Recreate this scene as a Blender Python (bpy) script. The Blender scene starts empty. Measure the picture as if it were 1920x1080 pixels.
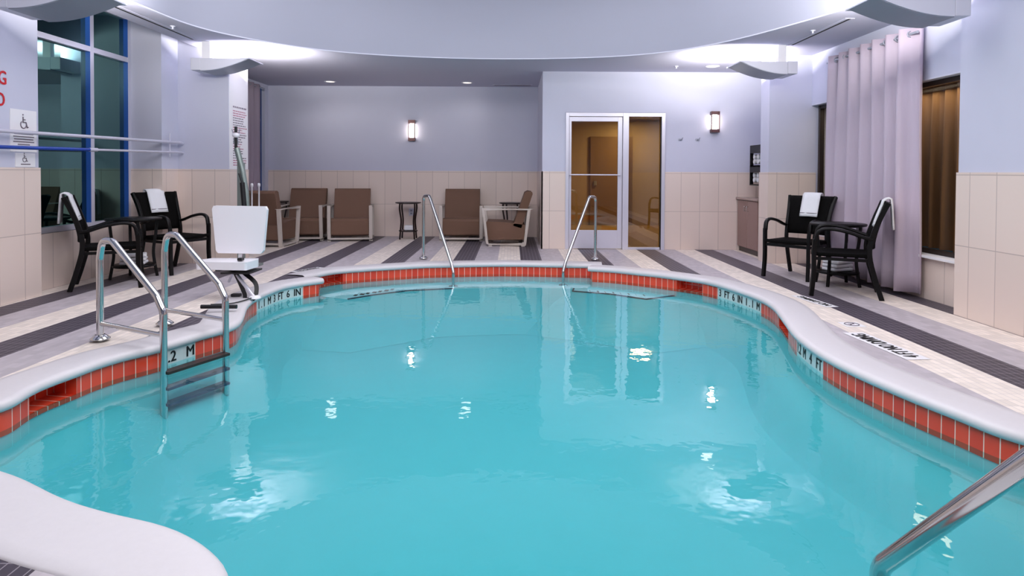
import bpy, bmesh, math, random
from mathutils import Vector, Matrix, Euler
random.seed(7)
S = bpy.context.scene
COL = S.collection
R = math.radians
H = 1.24            # eye height above the deck
F = 1200.0          # focal length for a 1920 px wide frame
PPY = 346.5
PITCH, ROLL = R(1.1), 0.0055

# ------------------------------------------------------------------ camera
cd = bpy.data.cameras.new('camera'); cam = bpy.data.objects.new('camera', cd); COL.objects.link(cam)
cd.sensor_width = 36.0; cd.lens = 36.0*F/1920.0
cd.shift_y = (PPY-540)/1920.0
cd.clip_start = 0.05
CM = Matrix.Rotation(math.pi/2-PITCH, 4, 'X') @ Matrix.Rotation(ROLL, 4, 'Z')
cam.matrix_world = Matrix.Translation((0, 0, H)) @ CM
S.camera = cam
def G(px, py, z=0.0):
    """where the sight line through a photo pixel meets the level z"""
    d = CM.to_3x3() @ Vector(((px-960)/F, (PPY-py)/F, -1.0))
    t = (z-H)/d.z
    return Vector((d.x*t, d.y*t))

# ------------------------------------------------------------------ materials
def lin(c):
    return tuple(((v/255)/12.92 if v/255 <= .04045 else ((v/255+.055)/1.055)**2.4) for v in c)
MATS = {}
def mat(name, rgb, rough=.5, metal=0, spec=.5, emit=None, es=1.0, trans=0, bump=None, var=0, coat=0):
    m = bpy.data.materials.new(name); m.use_nodes = True
    nt = m.node_tree; b = nt.nodes['Principled BSDF']
    c = (*lin(rgb), 1)
    b.inputs['Base Color'].default_value = c
    b.inputs['Roughness'].default_value = rough
    b.inputs['Metallic'].default_value = metal
    b.inputs['Specular IOR Level'].default_value = spec
    b.inputs['Coat Weight'].default_value = coat
    if emit:
        b.inputs['Emission Color'].default_value = (*lin(emit), 1); b.inputs['Emission Strength'].default_value = es
    if var or bump:
        tc = nt.nodes.new('ShaderNodeTexCoord'); n = nt.nodes.new('ShaderNodeTexNoise')
        n.inputs['Scale'].default_value = bump[0] if bump else 6
        n.inputs['Detail'].default_value = 4
        nt.links.new(tc.outputs['Object'], n.inputs['Vector'])
        if var:
            mx = nt.nodes.new('ShaderNodeMix'); mx.data_type = 'RGBA'; mx.blend_type = 'MULTIPLY'
            mx.inputs[0].default_value = 1
            rp = nt.nodes.new('ShaderNodeMapRange'); rp.inputs[3].default_value = 1-var; rp.inputs[4].default_value = 1+var
            nt.links.new(n.outputs['Fac'], rp.inputs[0])
            mx.inputs[6].default_value = c; nt.links.new(rp.outputs[0], mx.inputs[7])
            nt.links.new(mx.outputs[2], b.inputs['Base Color'])
        if bump:
            bp = nt.nodes.new('ShaderNodeBump'); bp.inputs['Strength'].default_value = bump[1]; bp.inputs['Distance'].default_value = .01
            nt.links.new(n.outputs['Fac'], bp.inputs['Height']); nt.links.new(bp.outputs[0], b.inputs['Normal'])
    MATS[name] = m; return m

def tilemat(name, c1, c2, grout, w, h, mortar, rough=.3, bump=.3, off=(0, 0)):
    """tiles laid by UV metres"""
    m = bpy.data.materials.new(name); m.use_nodes = True; nt = m.node_tree; b = nt.nodes['Principled BSDF']
    uv = nt.nodes.new('ShaderNodeUVMap'); mp = nt.nodes.new('ShaderNodeMapping'); mp.inputs['Location'].default_value = (off[0], off[1], 0)
    br = nt.nodes.new('ShaderNodeTexBrick'); br.offset = 0; br.squash = 1
    br.inputs['Scale'].default_value = 1; br.inputs['Brick Width'].default_value = w; br.inputs['Row Height'].default_value = h
    br.inputs['Mortar Size'].default_value = mortar; br.inputs['Mortar Smooth'].default_value = .1; br.inputs['Bias'].default_value = 0
    br.inputs['Color1'].default_value = (*lin(c1), 1); br.inputs['Color2'].default_value = (*lin(c2), 1); br.inputs['Mortar'].default_value = (*lin(grout), 1)
    nt.links.new(uv.outputs[0], mp.inputs[0]); nt.links.new(mp.outputs[0], br.inputs['Vector'])
    nt.links.new(br.outputs['Color'], b.inputs['Base Color'])
    b.inputs['Roughness'].default_value = rough
    bp = nt.nodes.new('ShaderNodeBump'); bp.invert = True; bp.inputs['Strength'].default_value = bump; bp.inputs['Distance'].default_value = .004
    nt.links.new(br.outputs['Fac'], bp.inputs['Height']); nt.links.new(bp.outputs[0], b.inputs['Normal'])
    return m

M_wall = mat('lilac_paint', (198, 199, 217), .75, var=.015)
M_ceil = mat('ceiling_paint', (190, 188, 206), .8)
M_fascia = mat('recess_dimmed_paint', (148, 150, 167), .7)  # wall paint darkened to stand in for weaker light on the recess
M_wain = tilemat('wall_tile', (226, 209, 200), (220, 203, 194), (186, 170, 164), .305, .62, .004, .38)
M_red = tilemat('red_waterline_tile', (240, 80, 52), (222, 64, 44), (255, 214, 196), .079, .30, .003, .2, .3, (0, .06))
M_white_tile = tilemat('white_waterline_tile', (214, 226, 224), (206, 220, 220), (206, 214, 214), .105, .30, .002, .2, .3, (0, .06))
M_coping = mat('pale_stone_coping', (213, 209, 213), .42, bump=(40, .05), var=.03)
M_chrome = mat('polished_steel', (205, 205, 205), .12, 1)
M_black = mat('black_lacquer', (8, 6, 7), .4, spec=.2)
M_weave = mat('black_rattan', (6, 5, 5), .7, spec=.08, bump=(220, .7))
M_towel = mat('white_terry', (235, 235, 240), .95, bump=(160, .5))
M_brown = mat('brown_upholstery', (104, 76, 60), .8, bump=(180, .25), var=.03)
M_frame = mat('light_oak_grey', (196, 186, 178), .45)
M_dwood = mat('dark_wood', (38, 26, 26), .3)
M_alu = mat('silver_aluminium', (214, 212, 226), .32, .35)
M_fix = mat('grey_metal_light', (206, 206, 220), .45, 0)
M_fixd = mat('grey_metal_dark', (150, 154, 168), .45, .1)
M_white = mat('white_plastic', (238, 236, 242), .35)
M_blackp = mat('black_plastic', (14, 14, 18), .4)
M_ink = mat('black_ink', (14, 16, 18), .5)
M_redink = mat('red_ink', (190, 16, 30), .5)
M_greyink = mat('grey_ink', (110, 100, 110), .6)
M_curt = mat('mauve_drape', (186, 172, 188), .7, bump=(60, .1))
M_curt2 = mat('taupe_drape', (150, 136, 150), .7)
M_bdrape = mat('brown_drape', (120, 84, 44), .8, var=.15)
M_strip = mat('sign_white', (236, 234, 238), .5)
M_bluep = mat('blue_pole', (20, 60, 150), .3)
M_corr = mat('corridor_wall', (172, 150, 120), .7)
M_corrd = mat('corridor_door', (120, 92, 62), .5)
M_corrf = tilemat('corridor_floor', (190, 160, 110), (176, 146, 98), (150, 124, 90), .3, .3, .004)
M_cab = mat('mauve_brown_wood', (136, 108, 102), .4, bump=(30, .1), var=.06)
M_lamp = mat('lamp_diffuser', (255, 250, 245), .5, emit=(255, 240, 228), es=14)
M_dl = mat('downlight_lens', (255, 244, 230), .5, emit=(255, 240, 228), es=2.0)
M_dark = mat('slot_black', (12, 12, 16), .7)
M_bronze = mat('bronze_metal', (96, 66, 66), .35, .5)
M_bsill = mat('dark_bronze_sill', (48, 38, 34), .4, .3)
M_nos = mat('dark_nosing_tile', (24, 62, 84), .4)
M_plate = mat('pale_step_plate', (200, 220, 224), .5)
M_gpost = mat('grey_green_metal', (140, 152, 148), .35, .6)

def glass(name, tint, gloss, ior=1.5, rough=0.0):
    m = bpy.data.materials.new(name); m.use_nodes = True; nt = m.node_tree
    for n in list(nt.nodes):
        if n.type != 'OUTPUT_MATERIAL': nt.nodes.remove(n)
    out = [n for n in nt.nodes if n.type == 'OUTPUT_MATERIAL'][0]
    t = nt.nodes.new('ShaderNodeBsdfTransparent'); t.inputs[0].default_value = (*tint, 1)
    g = nt.nodes.new('ShaderNodeBsdfGlossy'); g.inputs['Roughness'].default_value = rough
    g.inputs[0].default_value = (1, 1, 1, 1) if gloss[1] is None else (*gloss[1], 1)
    fr = nt.nodes.new('ShaderNodeFresnel'); fr.inputs[0].default_value = ior
    ge = nt.nodes.new('ShaderNodeNewGeometry'); mr = nt.nodes.new('ShaderNodeMapRange')
    mr.inputs[3].default_value = ior; mr.inputs[4].default_value = 1/ior
    nt.links.new(ge.outputs['Backfacing'], mr.inputs[0]); nt.links.new(mr.outputs[0], fr.inputs[0])
    ma = nt.nodes.new('ShaderNodeMath'); ma.operation = 'MULTIPLY_ADD'; ma.use_clamp = True
    ma.inputs[1].default_value = 1.0; ma.inputs[2].default_value = gloss[0]
    mx = nt.nodes.new('ShaderNodeMixShader')
    nt.links.new(fr.outputs[0], ma.inputs[0]); nt.links.new(ma.outputs[0], mx.inputs[0])
    nt.links.new(t.outputs[0], mx.inputs[1]); nt.links.new(g.outputs[0], mx.inputs[2]); nt.links.new(mx.outputs[0], out.inputs[0])
    return m, nt, fr, g
M_gwin, *_ = glass('night_window_glass', (.06, .2, .19), (.22, (.5, .92, .84)))
M_gdoor, *_ = glass('bronze_door_glass', (.66, .57, .40), (.02, None))
M_gside, *_ = glass('bronze_sidelight_glass', (.50, .43, .30), (.05, None))
M_gwr, *_ = glass('clear_window_glass', (.8, .8, .78), (.02, None))
M_water, wnt, wfr, wg = glass('pool_water_surface', (.60, .93, .955), (0.0, None), 1.33, .01)
tc = wnt.nodes.new('ShaderNodeTexCoord')
n1 = wnt.nodes.new('ShaderNodeTexNoise'); n1.inputs['Scale'].default_value = 8.0; n1.inputs['Detail'].default_value = 2
n2 = wnt.nodes.new('ShaderNodeTexNoise'); n2.inputs['Scale'].default_value = 1.1; n2.inputs['Detail'].default_value = 1
ad = wnt.nodes.new('ShaderNodeMath'); ad.operation = 'MULTIPLY_ADD'; ad.inputs[1].default_value = 2.0
bp = wnt.nodes.new('ShaderNodeBump'); bp.inputs['Strength'].default_value = .15; bp.inputs['Distance'].default_value = .01
wnt.links.new(tc.outputs['Object'], n1.inputs['Vector']); wnt.links.new(tc.outputs['Object'], n2.inputs['Vector'])
wnt.links.new(n2.outputs['Fac'], ad.inputs[0]); wnt.links.new(n1.outputs['Fac'], ad.inputs[2])
wnt.links.new(ad.outputs[0], bp.inputs['Height'])
wnt.links.new(bp.outputs[0], wfr.inputs['Normal']); wnt.links.new(bp.outputs[0], wg.inputs['Normal'])
M_plaster = mat('turquoise_plaster', (112, 186, 192), .8, var=.03)
M_plaster2 = mat('pale_turquoise_plaster', (146, 200, 202), .8)

# deck: long stripes of small tiles
M_deck = bpy.data.materials.new('striped_deck_tile'); M_deck.use_nodes = True
nt = M_deck.node_tree; b = nt.nodes['Principled BSDF']
uv = nt.nodes.new('ShaderNodeUVMap'); sp = nt.nodes.new('ShaderNodeSeparateXYZ'); nt.links.new(uv.outputs[0], sp.inputs[0])
def mth(op, a, v=None, v2=None):
    n = nt.nodes.new('ShaderNodeMath'); n.operation = op
    if hasattr(a, 'name'): nt.links.new(a, n.inputs[0])
    else: n.inputs[0].default_value = a
    for i, q in ((1, v), (2, v2)):
        if q is None: continue
        if hasattr(q, 'name'): nt.links.new(q, n.inputs[i])
        else: n.inputs[i].default_value = q
    return n.outputs[0]
PER = .949
fx = mth('FRACT', mth('DIVIDE', mth('ADD', sp.outputs[0], 2.57+.15+PER*10), PER))
cr = nt.nodes.new('ShaderNodeValToRGB'); cr.color_ramp.interpolation = 'CONSTANT'
el = cr.color_ramp.elements
el[0].position = 0; el[0].color = (*lin((58, 50, 62)), 1)
el[1].position = .316; el[1].color = (*lin((186, 178, 184)), 1)
e = el.new(.66); e.color = (*lin((238, 226, 216)), 1)
nt.links.new(fx, cr.inputs[0])
br = nt.nodes.new('ShaderNodeTexBrick'); br.offset = 0
br.inputs['Scale'].default_value = 1; br.inputs['Brick Width'].default_value = PER/20; br.inputs['Row Height'].default_value = PER/10
br.inputs['Mortar Size'].default_value = .0022; br.inputs['Bias'].default_value = 0
br.inputs['Color1'].default_value = (.88, .88, .88, 1); br.inputs['Color2'].default_value = (1.08, 1.08, 1.08, 1); br.inputs['Mortar'].default_value = (1, 1, 1, 1)
mp = nt.nodes.new('ShaderNodeMapping'); mp.inputs['Location'].default_value = (2.57+.15+PER*10, 0, 0)
nt.links.new(uv.outputs[0], mp.inputs[0]); nt.links.new(mp.outputs[0], br.inputs['Vector'])
m1 = nt.nodes.new('ShaderNodeMix'); m1.data_type = 'RGBA'; m1.blend_type = 'MULTIPLY'; m1.inputs[0].default_value = 1
nt.links.new(cr.outputs[0], m1.inputs[6]); nt.links.new(br.outputs['Color'], m1.inputs[7])
m2 = nt.nodes.new('ShaderNodeMix'); m2.data_type = 'RGBA'
nt.links.new(mth('MULTIPLY', br.outputs['Fac'], .55), m2.inputs[0]); nt.links.new(m1.outputs[2], m2.inputs[6]); m2.inputs[7].default_value = (*lin((176, 168, 176)), 1)
nt.links.new(m2.outputs[2], b.inputs['Base Color']); b.inputs['Roughness'].default_value = .5

# ------------------------------------------------------------------ mesh builder
class MB:
    def __init__(s): s.v = []; s.f = []; s.sm = []; s.uv = []; s.mi = []
    def add(s, verts, faces, smooth=False, M=None, uvs=None, mi=0):
        o = len(s.v)
        for p in verts:
            p = Vector(p)
            s.v.append(tuple(M @ p if M else p))
        for k, f in enumerate(faces):
            s.f.append([o+i for i in f]); s.sm.append(smooth); s.mi.append(mi)
            s.uv.append(uvs[k] if uvs else None)
        return s
    def box(s, lo, hi, M=None):
        x0, y0, z0 = lo; x1, y1, z1 = hi
        vs = [(x0, y0, z0), (x1, y0, z0), (x1, y1, z0), (x0, y1, z0), (x0, y0, z1), (x1, y0, z1), (x1, y1, z1), (x0, y1, z1)]
        return s.add(vs, [(3, 2, 1, 0), (4, 5, 6, 7), (0, 1, 5, 4), (1, 2, 6, 5), (2, 3, 7, 6), (3, 0, 4, 7)], M=M)
    def cbox(s, c, sz, M=None):
        return s.box([c[i]-sz[i]/2 for i in range(3)], [c[i]+sz[i]/2 for i in range(3)], M)
    def sweep(s, pts, prof, closed=False, up=(0, 0, 1), smooth=False, caps=True, M=None):
        pts = [Vector(p) for p in pts]; n = len(pts); k = len(prof); vs = []; fs = []
        up = Vector(up); prev = None
        for i, p in enumerate(pts):
            a = pts[i-1] if (i > 0 or closed) else p
            c = pts[(i+1) % n] if (i < n-1 or closed) else p
            t1 = (p-a).normalized() if (p-a).length > 1e-9 else None
            t2 = (c-p).normalized() if (c-p).length > 1e-9 else None
            t = ((t1 or t2)+(t2 or t1))
            t = t.normalized() if t.length > 1e-6 else (t1 or t2)
            if prev is None:
                sd = t.cross(up)
                if sd.length < .05: sd = t.cross(Vector((1, 0, 0)) if abs(t.x) < .9 else Vector((0, 1, 0)))
                sd.normalize()
            else:
                sd = prev - t*prev.dot(t); sd.normalize()
            prev = sd
            u = sd.cross(t).normalized()
            mit = 1.0
            if t1 and t2:
                cs = max(.35, math.sqrt(max(0, (1+t1.dot(t2))/2))); mit = 1/cs
            # widen along the bend direction only for flat profiles
            for (x, y) in prof:
                q = sd*x+u*y
                if mit > 1.001 and t1 and t2:
                    bd = (t2-t1)
                    if bd.length > 1e-6:
                        bd.normalize(); q = q + bd*(q.dot(bd))*(mit-1)
                vs.append(p+q)
        m = n if closed else n-1
        for i in range(m):
            for j in range(k):
                a = i*k+j; b_ = i*k+(j+1) % k; c = ((i+1) % n)*k+(j+1) % k; d = ((i+1) % n)*k+j
                fs.append((a, b_, c, d))
        s.add(vs, fs, smooth, M)
        if caps and not closed:
            s.add([vs[j] for j in range(k)], [tuple(reversed(range(k)))], False, M)
            s.add([vs[(n-1)*k+j] for j in range(k)], [tuple(range(k))], False, M)
        return s
    def tube(s, pts, r, seg=12, closed=False, M=None, caps=True):
        return s.sweep(pts, [(r*math.cos(2*math.pi*j/seg), r*math.sin(2*math.pi*j/seg)) for j in range(seg)], closed, smooth=True, M=M, caps=caps)
    def bar(s, pts, w, h, closed=False, up=(0, 0, 1), M=None):
        return s.sweep(pts, [(-w/2, -h/2), (w/2, -h/2), (w/2, h/2), (-w/2, h/2)], closed, up, M=M)
    def lathe(s, prof, c=(0, 0, 0), seg=28, M=None):
        vs = []; fs = []; k = len(prof)
        for i in range(seg):
            a = 2*math.pi*i/seg
            for (r, z) in prof: vs.append((c[0]+r*math.cos(a), c[1]+r*math.sin(a), c[2]+z))
        for i in range(seg):
            for j in range(k-1):
                fs.append((i*k+j, ((i+1) % seg)*k+j, ((i+1) % seg)*k+j+1, i*k+j+1))
        return s.add(vs, fs, True, M)
    def prism(s, poly, h0, h1, M=None, axis='Z', smooth=False):
        """poly 2D; extruded along axis from h0 to h1"""
        n = len(poly)
        def P(p, h): return {'Z': (p[0], p[1], h), 'Y': (p[0], h, p[1]), 'X': (h, p[0], p[1])}[axis]
        vs = [P(p, h0) for p in poly]+[P(p, h1) for p in poly]
        s.add(vs, [(i, (i+1) % n, n+(i+1) % n, n+i) for i in range(n)], smooth, M)
        s.add(vs[:n], [tuple(reversed(range(n)))], False, M); s.add(vs[n:], [tuple(range(n))], False, M)
        return s
    def build(s, name, m, parent=None, bevel=0, loc=None, fixn=True, seg=2):
        me = bpy.data.meshes.new(name); me.from_pydata(s.v, [], s.f)
        ms = m if isinstance(m, (list, tuple)) else [m]
        for q in ms: me.materials.append(q)
        uvl = me.uv_layers.new(name='UVMap')
        me.update()
        for pi, p in enumerate(me.polygons):
            p.use_smooth = s.sm[pi]; p.material_index = s.mi[pi]
            if s.uv[pi]:
                for li, q in zip(p.loop_indices, s.uv[pi]): uvl.data[li].uv = q
            else:
                nx, ny, nz = abs(p.normal.x), abs(p.normal.y), abs(p.normal.z)
                for li in p.loop_indices:
                    c = me.vertices[me.loops[li].vertex_index].co
                    uvl.data[li].uv = (c.x, c.y) if nz >= nx and nz >= ny else ((c.y, c.z) if nx > ny else (c.x, c.z))
        if fixn:
            bm = bmesh.new(); bm.from_mesh(me); bmesh.ops.recalc_face_normals(bm, faces=bm.faces); bm.to_mesh(me); bm.free()
        o = bpy.data.objects.new(name, me); COL.objects.link(o)
        if parent: o.parent = parent
        if loc: o.location = loc
        if bevel:
            bv = o.modifiers.new('bevel', 'BEVEL'); bv.width = bevel; bv.segments = seg; bv.limit_method = 'ANGLE'; bv.angle_limit = R(40)
            bv.harden_normals = False
        return o

def fillet(pts, r, n=6):
    pts = [Vector(p) for p in pts]; out = [pts[0]]
    for i in range(1, len(pts)-1):
        p = pts[i]; a = (pts[i-1]-p); c = (pts[i+1]-p)
        ang = a.angle(c)
        d = min(r/math.tan(ang/2), a.length*.49, c.length*.49)
        A = p+a.normalized()*d; C = p+c.normalized()*d
        for k in range(n+1):
            t = k/n; out.append(A*(1-t)**2+p*2*t*(1-t)+C*t*t)
    out.append(pts[-1]); return out
def catmull(pts, n=8, closed=False):
    pts = [Vector(p) for p in pts]; out = []; N = len(pts)
    for i in range(N if closed else N-1):
        if closed: p0, p1, p2, p3 = pts[i-1], pts[i], pts[(i+1) % N], pts[(i+2) % N]
        else: p0, p1, p2, p3 = pts[max(i-1, 0)], pts[i], pts[i+1], pts[min(i+2, N-1)]
        for k in range(n):
            t = k/n
            out.append(.5*((2*p1)+(p2-p0)*t+(2*p0-5*p1+4*p2-p3)*t*t+(3*p1-p0-3*p2+p3)*t**3))
    if not closed: out.append(pts[-1])
    return out
def resample(pts, d):
    L = [0]
    for i in range(1, len(pts)): L.append(L[-1]+(pts[i]-pts[i-1]).length)
    n = max(2, int(L[-1]/d)); out = []; j = 0
    for k in range(n+1):
        t = L[-1]*k/n
        while j < len(L)-2 and L[j+1] < t: j += 1
        u = (t-L[j])/max(1e-9, L[j+1]-L[j]); out.append(pts[j].lerp(pts[j+1], min(1, u)))
    return out
def tag(o, label, cat, group=None):
    o['label'] = label; o['category'] = cat
    if group: o['group'] = group
    return o
def thing(name, label, cat, loc=(0, 0, 0), rz=0, group=None):
    o = bpy.data.objects.new(name, None); COL.objects.link(o); o.location = loc; o.rotation_euler = (0, 0, rz)
    o.empty_display_size = .1
    return tag(o, label, cat, group)
def struct(o, label=None):
    o['kind'] = 'structure'
    if label: o['label'] = label
    return o
def dup(root, loc, rz, label, scale=None):
    r = root.copy(); COL.objects.link(r); r.location = loc; r.rotation_euler = (0, 0, rz); r['label'] = label
    if scale: r.scale = scale
    for ch in list(root.children):
        c = ch.copy(); COL.objects.link(c); c.parent = r
        for g in list(ch.children):
            d = g.copy(); COL.objects.link(d); d.parent = c
    return r
def text_geo(body, size, bold=.0, align='LEFT'):
    cu = bpy.data.curves.new('t', 'FONT'); cu.body = body; cu.size = size; cu.align_x = align; cu.offset = bold; cu.resolution_u = 3
    o = bpy.data.objects.new('t', cu); COL.objects.link(o)
    dg = bpy.context.evaluated_depsgraph_get(); me = bpy.data.meshes.new_from_object(o.evaluated_get(dg))
    vs = [v.co.copy() for v in me.vertices]; fs = [tuple(p.vertices) for p in me.polygons]
    n0 = len(vs); v0 = list(vs); f0 = list(fs)
    for k_, (ax, ay) in enumerate(((size*.028, 0), (-size*.028, 0), (0, size*.02)), 1):   # bolder strokes
        vs += [v+Vector((ax, ay, .0005*k_)) for v in v0]; fs += [tuple(i+n0*k_ for i in f) for f in f0]
    bpy.data.objects.remove(o); bpy.data.curves.remove(cu); bpy.data.meshes.remove(me)
    return vs, fs

# ------------------------------------------------------------------ pool outline (water edge, level -0.15)
ZW = -.15; ZT = -.045; REV = False
right_px = [(1110, 524), (1154, 527), (1193, 531.6), (1232, 536), (1268.6, 541.4), (1318, 549), (1345, 555.6), (1390, 571), (1429, 587),
            (1456, 605), (1478, 635), (1500, 666), (1544, 702), (1604, 737), (1689, 778), (1754, 807), (1804, 828), (1856, 852), (1889, 865)]
main = [G(x, y, ZW) for x, y in right_px]
main += [Vector(p) for p in [(2.62, 2.75), (2.72, 2.3), (2.65, 1.8), (2.25, 1.42), (1.6, 1.22), (.8, 1.16), (.0, 1.17), (-.45, 1.3), (-.78, 1.58)]]
near_px = [(412, 1085), (398, 1062), (370, 1030), (300, 992), (200, 969), (100, 938), (0, 890)]
main += [G(x, y, .012) for x, y in near_px]
main += [Vector(p) for p in [(-2.55, 2.74), (-2.86, 2.98), (-2.86, 3.25)]]
left_px = [(0, 812), (51, 778), (95, 757), (140, 739.6), (171, 726), (224, 708), (296, 689), (370, 665), (432, 645.6), (447, 630), (455, 607), (464, 595), (478, 585), (494, 577), (530, 562), (564, 555), (597, 550)]
main += [G(x, y, ZW) for x, y in left_px]
arc_px = [(600, 535), (631, 529), (694, 523.6), (741, 520.5), (795, 517), (834, 516), (897, 514.5), (960, 514), (1040, 515.5), (1106, 517)]
arc = [G(x, y, ZW) for x, y in arc_px]
main = resample([Vector((p.x, p.y, 0)) for p in catmull([(p.x, p.y, 0) for p in main], 8)], .05)
arc = resample([Vector((p.x, p.y, 0)) for p in catmull([(p.x, p.y, 0) for p in arc], 8)], .05)
# small smoothing of the traced chain
for _ in range(3):
    main = [main[0]]+[(main[i-1]+main[i]*2+main[i+1])/4 for i in range(1, len(main)-1)]+[main[-1]]
    arc = [arc[0]]+[(arc[i-1]+arc[i]*2+arc[i+1])/4 for i in range(1, len(arc)-1)]+[arc[-1]]
loop = main + resample([main[-1], arc[0]], .1)[1:-1] + arc + resample([arc[-1], main[0]], .1)[1:-1]
def area(L): return sum(L[i-1].x*L[i].y-L[i].x*L[i-1].y for i in range(len(L)))/2
SGN = -1 if area(loop) > 0 else 1     # outward side
def normals(ch, closed=False, sm=6):
    n = len(ch); out = []
    for i in range(n):
        a = ch[(i-1) % n] if closed or i > 0 else ch[i]; c = ch[(i+1) % n] if closed or i < n-1 else ch[i]
        t = (c-a).normalized(); out.append(Vector((-t.y, t.x, 0))*SGN)
    for _ in range(sm):
        out = [((out[(i-1) % n] if closed or i > 0 else out[i])+out[i]*2+(out[(i+1) % n] if closed or i < n-1 else out[i])).normalized() for i in range(n)]
    return out
def strip(mb, ch, nn, prof, u0=0, mi=0, smooth=True, closed=False):
    """prof: list of (offset outward, z); u = arc length, v = length along profile"""
    k = len(prof); vs = []; fs = []; uvs = []; n = len(ch)
    L = [u0]
    for i in range(1, n+1): L.append(L[-1]+(ch[i % n]-ch[i-1]).length)
    V = [0]
    for j in range(1, k): V.append(V[-1]+math.hypot(prof[j][0]-prof[j-1][0], prof[j][1]-prof[j-1][1]))
    for i in range(n):
        for (o, z) in prof: vs.append(ch[i]+nn[i]*o+Vector((0, 0, z)))
    for i in range(n if closed else n-1):
        for j in range(k-1):
            i2 = (i+1) % n
            fs.append((i*k+j, i2*k+j, i2*k+j+1, i*k+j+1))
            uvs.append([(L[i], V[j]), (L[i+1], V[j]), (L[i+1], V[j+1]), (L[i], V[j+1])])
    mb.add(vs, fs, smooth, None, uvs, mi)
def length(ch): return sum((ch[i]-ch[i-1]).length for i in range(1, len(ch)))

pool = thing('swimming_pool', 'free-form turquoise pool with white coping and red waterline tiles', 'swimming pool')
nl = normals(loop, True, 1)
# basin
mb = MB(); strip(mb, loop, normals(loop, True, 6), [(0, ZW-.02), (0, -.34)], closed=True)
mb.build('basin_wall', M_plaster2, pool, fixn=False)
# floor: slope then flat: filled polygon
def fill(loops, z, flip=False):
    bm = bmesh.new(); es = []
    for lp in loops:
        vs = [bm.verts.new((p.x, p.y, z)) for p in lp]
        es += [bm.edges.new((vs[i], vs[(i+1) % len(vs)])) for i in range(len(vs))]
    bmesh.ops.triangle_fill(bm, use_beauty=True, use_dissolve=False, edges=es)
    bmesh.ops.recalc_face_normals(bm, faces=bm.faces)
    up = sum(f.normal.z*f.calc_area() for f in bm.faces)
    if (up < 0) != flip: bmesh.ops.reverse_faces(bm, faces=bm.faces)
    bm.verts.ensure_lookup_table()
    V = [v.co.copy() for v in bm.verts]; Fc = [tuple(v.index for v in f.verts) for f in bm.faces]; bm.free()
    return V, Fc
nf = normals(loop, True, 40)
inner = [p-n*.34 for p, n in zip(loop, nf)]
mb = MB()
vs = []; N = len(loop)
prof = [(0, -.34), (.1, -.36), (.2, -.44), (.28, -.56), (.34, -.62)]
for i in range(N):
    for (o, z) in prof: vs.append(loop[i]-nf[i]*o+Vector((0, 0, z)))
k = len(prof)
mb.add(vs, [(i*k+j, ((i+1) % N)*k+j, ((i+1) % N)*k+j+1, i*k+j+1) for i in range(N) for j in range(k-1)], True)
V, Fc = fill([loop], -.62); mb.add(V, Fc)
mb.build('basin_floor', M_plaster, pool, fixn=False)

# waterline band with markers and skimmer mouths
bn_m = normals(main, False, 3); bn_a = normals(arc, False, 3)
def s_of(ch, px, py, z):
    q = G(px, py, z); q = Vector((q.x, q.y, 0)); L = 0; best = (9e9, 0)
    for i in range(len(ch)):
        if i: L += (ch[i]-ch[i-1]).length
        d = (ch[i]-q).length
        if d < best[0]: best = (d, L)
    return best[1]
def at_s(ch, nn, s):
    L = 0
    for i in range(1, len(ch)):
        l = (ch[i]-ch[i-1]).length
        if L+l >= s or i == len(ch)-1:
            t = (s-L)/l; return ch[i-1].lerp(ch[i], t), nn[i-1].lerp(nn[i], min(1, max(0, t))).normalized()
        L += l
def sub(ch, nn, a, b, d=.03):
    n = max(2, int((b-a)/d)); P = [at_s(ch, nn, a+(b-a)*i/n) for i in range(n+1)]
    return [p for p, _ in P], [q for _, q in P]
red = MB(); whites = []; sk = []
# intervals along main: (start px, end px, type)
LM = length(main)
iv = []
def add_iv(ch, pxa, pxb, typ):
    a, b_ = s_of(ch, *pxa, ZW), s_of(ch, *pxb, ZW)
    if a > b_: a, b_ = b_, a
    iv.append((a, b_, typ))
add_iv(main, (1268.6, 541.4), (1319, 549), 'skim')
add_iv(main, (1345, 555.6), (1430, 587), ('3  FT  6  IN  1 . 1  M',))
add_iv(main, (1464, 611), (1479, 636), 'skim')
add_iv(main, (1494, 660), (1546, 703), ('1.2  M   4   FT',))
add_iv(main, (51, 778), (150, 736), 'skim')
add_iv(main, (298, 689), (368, 666), ('1.2   M',))
add_iv(main, (480, 584), (564, 555), ('1 . 1  M  3  FT  6  IN',))
iv.sort(key=lambda q: q[0])
def band(ch, nn, ivs, total):
    s = 0
    for a, b_, typ in ivs+[(total, total, None)]:
        if a > s+.001:
            c, n_ = sub(ch, nn, s, a); strip(red, c, n_, [(-.006, ZW-.03), (-.006, ZT)], u0=s)
        if typ is None: break
        c, n_ = sub(ch, nn, a, b_)
        if typ == 'skim': sk.append((c, n_, a))
        else: whites.append((c, n_, a, b_, typ[0], ch, nn))
        s = b_
band(main, bn_m, iv, LM)
LA = length(arc)
band(arc, bn_a, [(s_of(arc, 601, 535, ZW), s_of(arc, 640, 528, ZW), 'skim')], LA)
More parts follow.
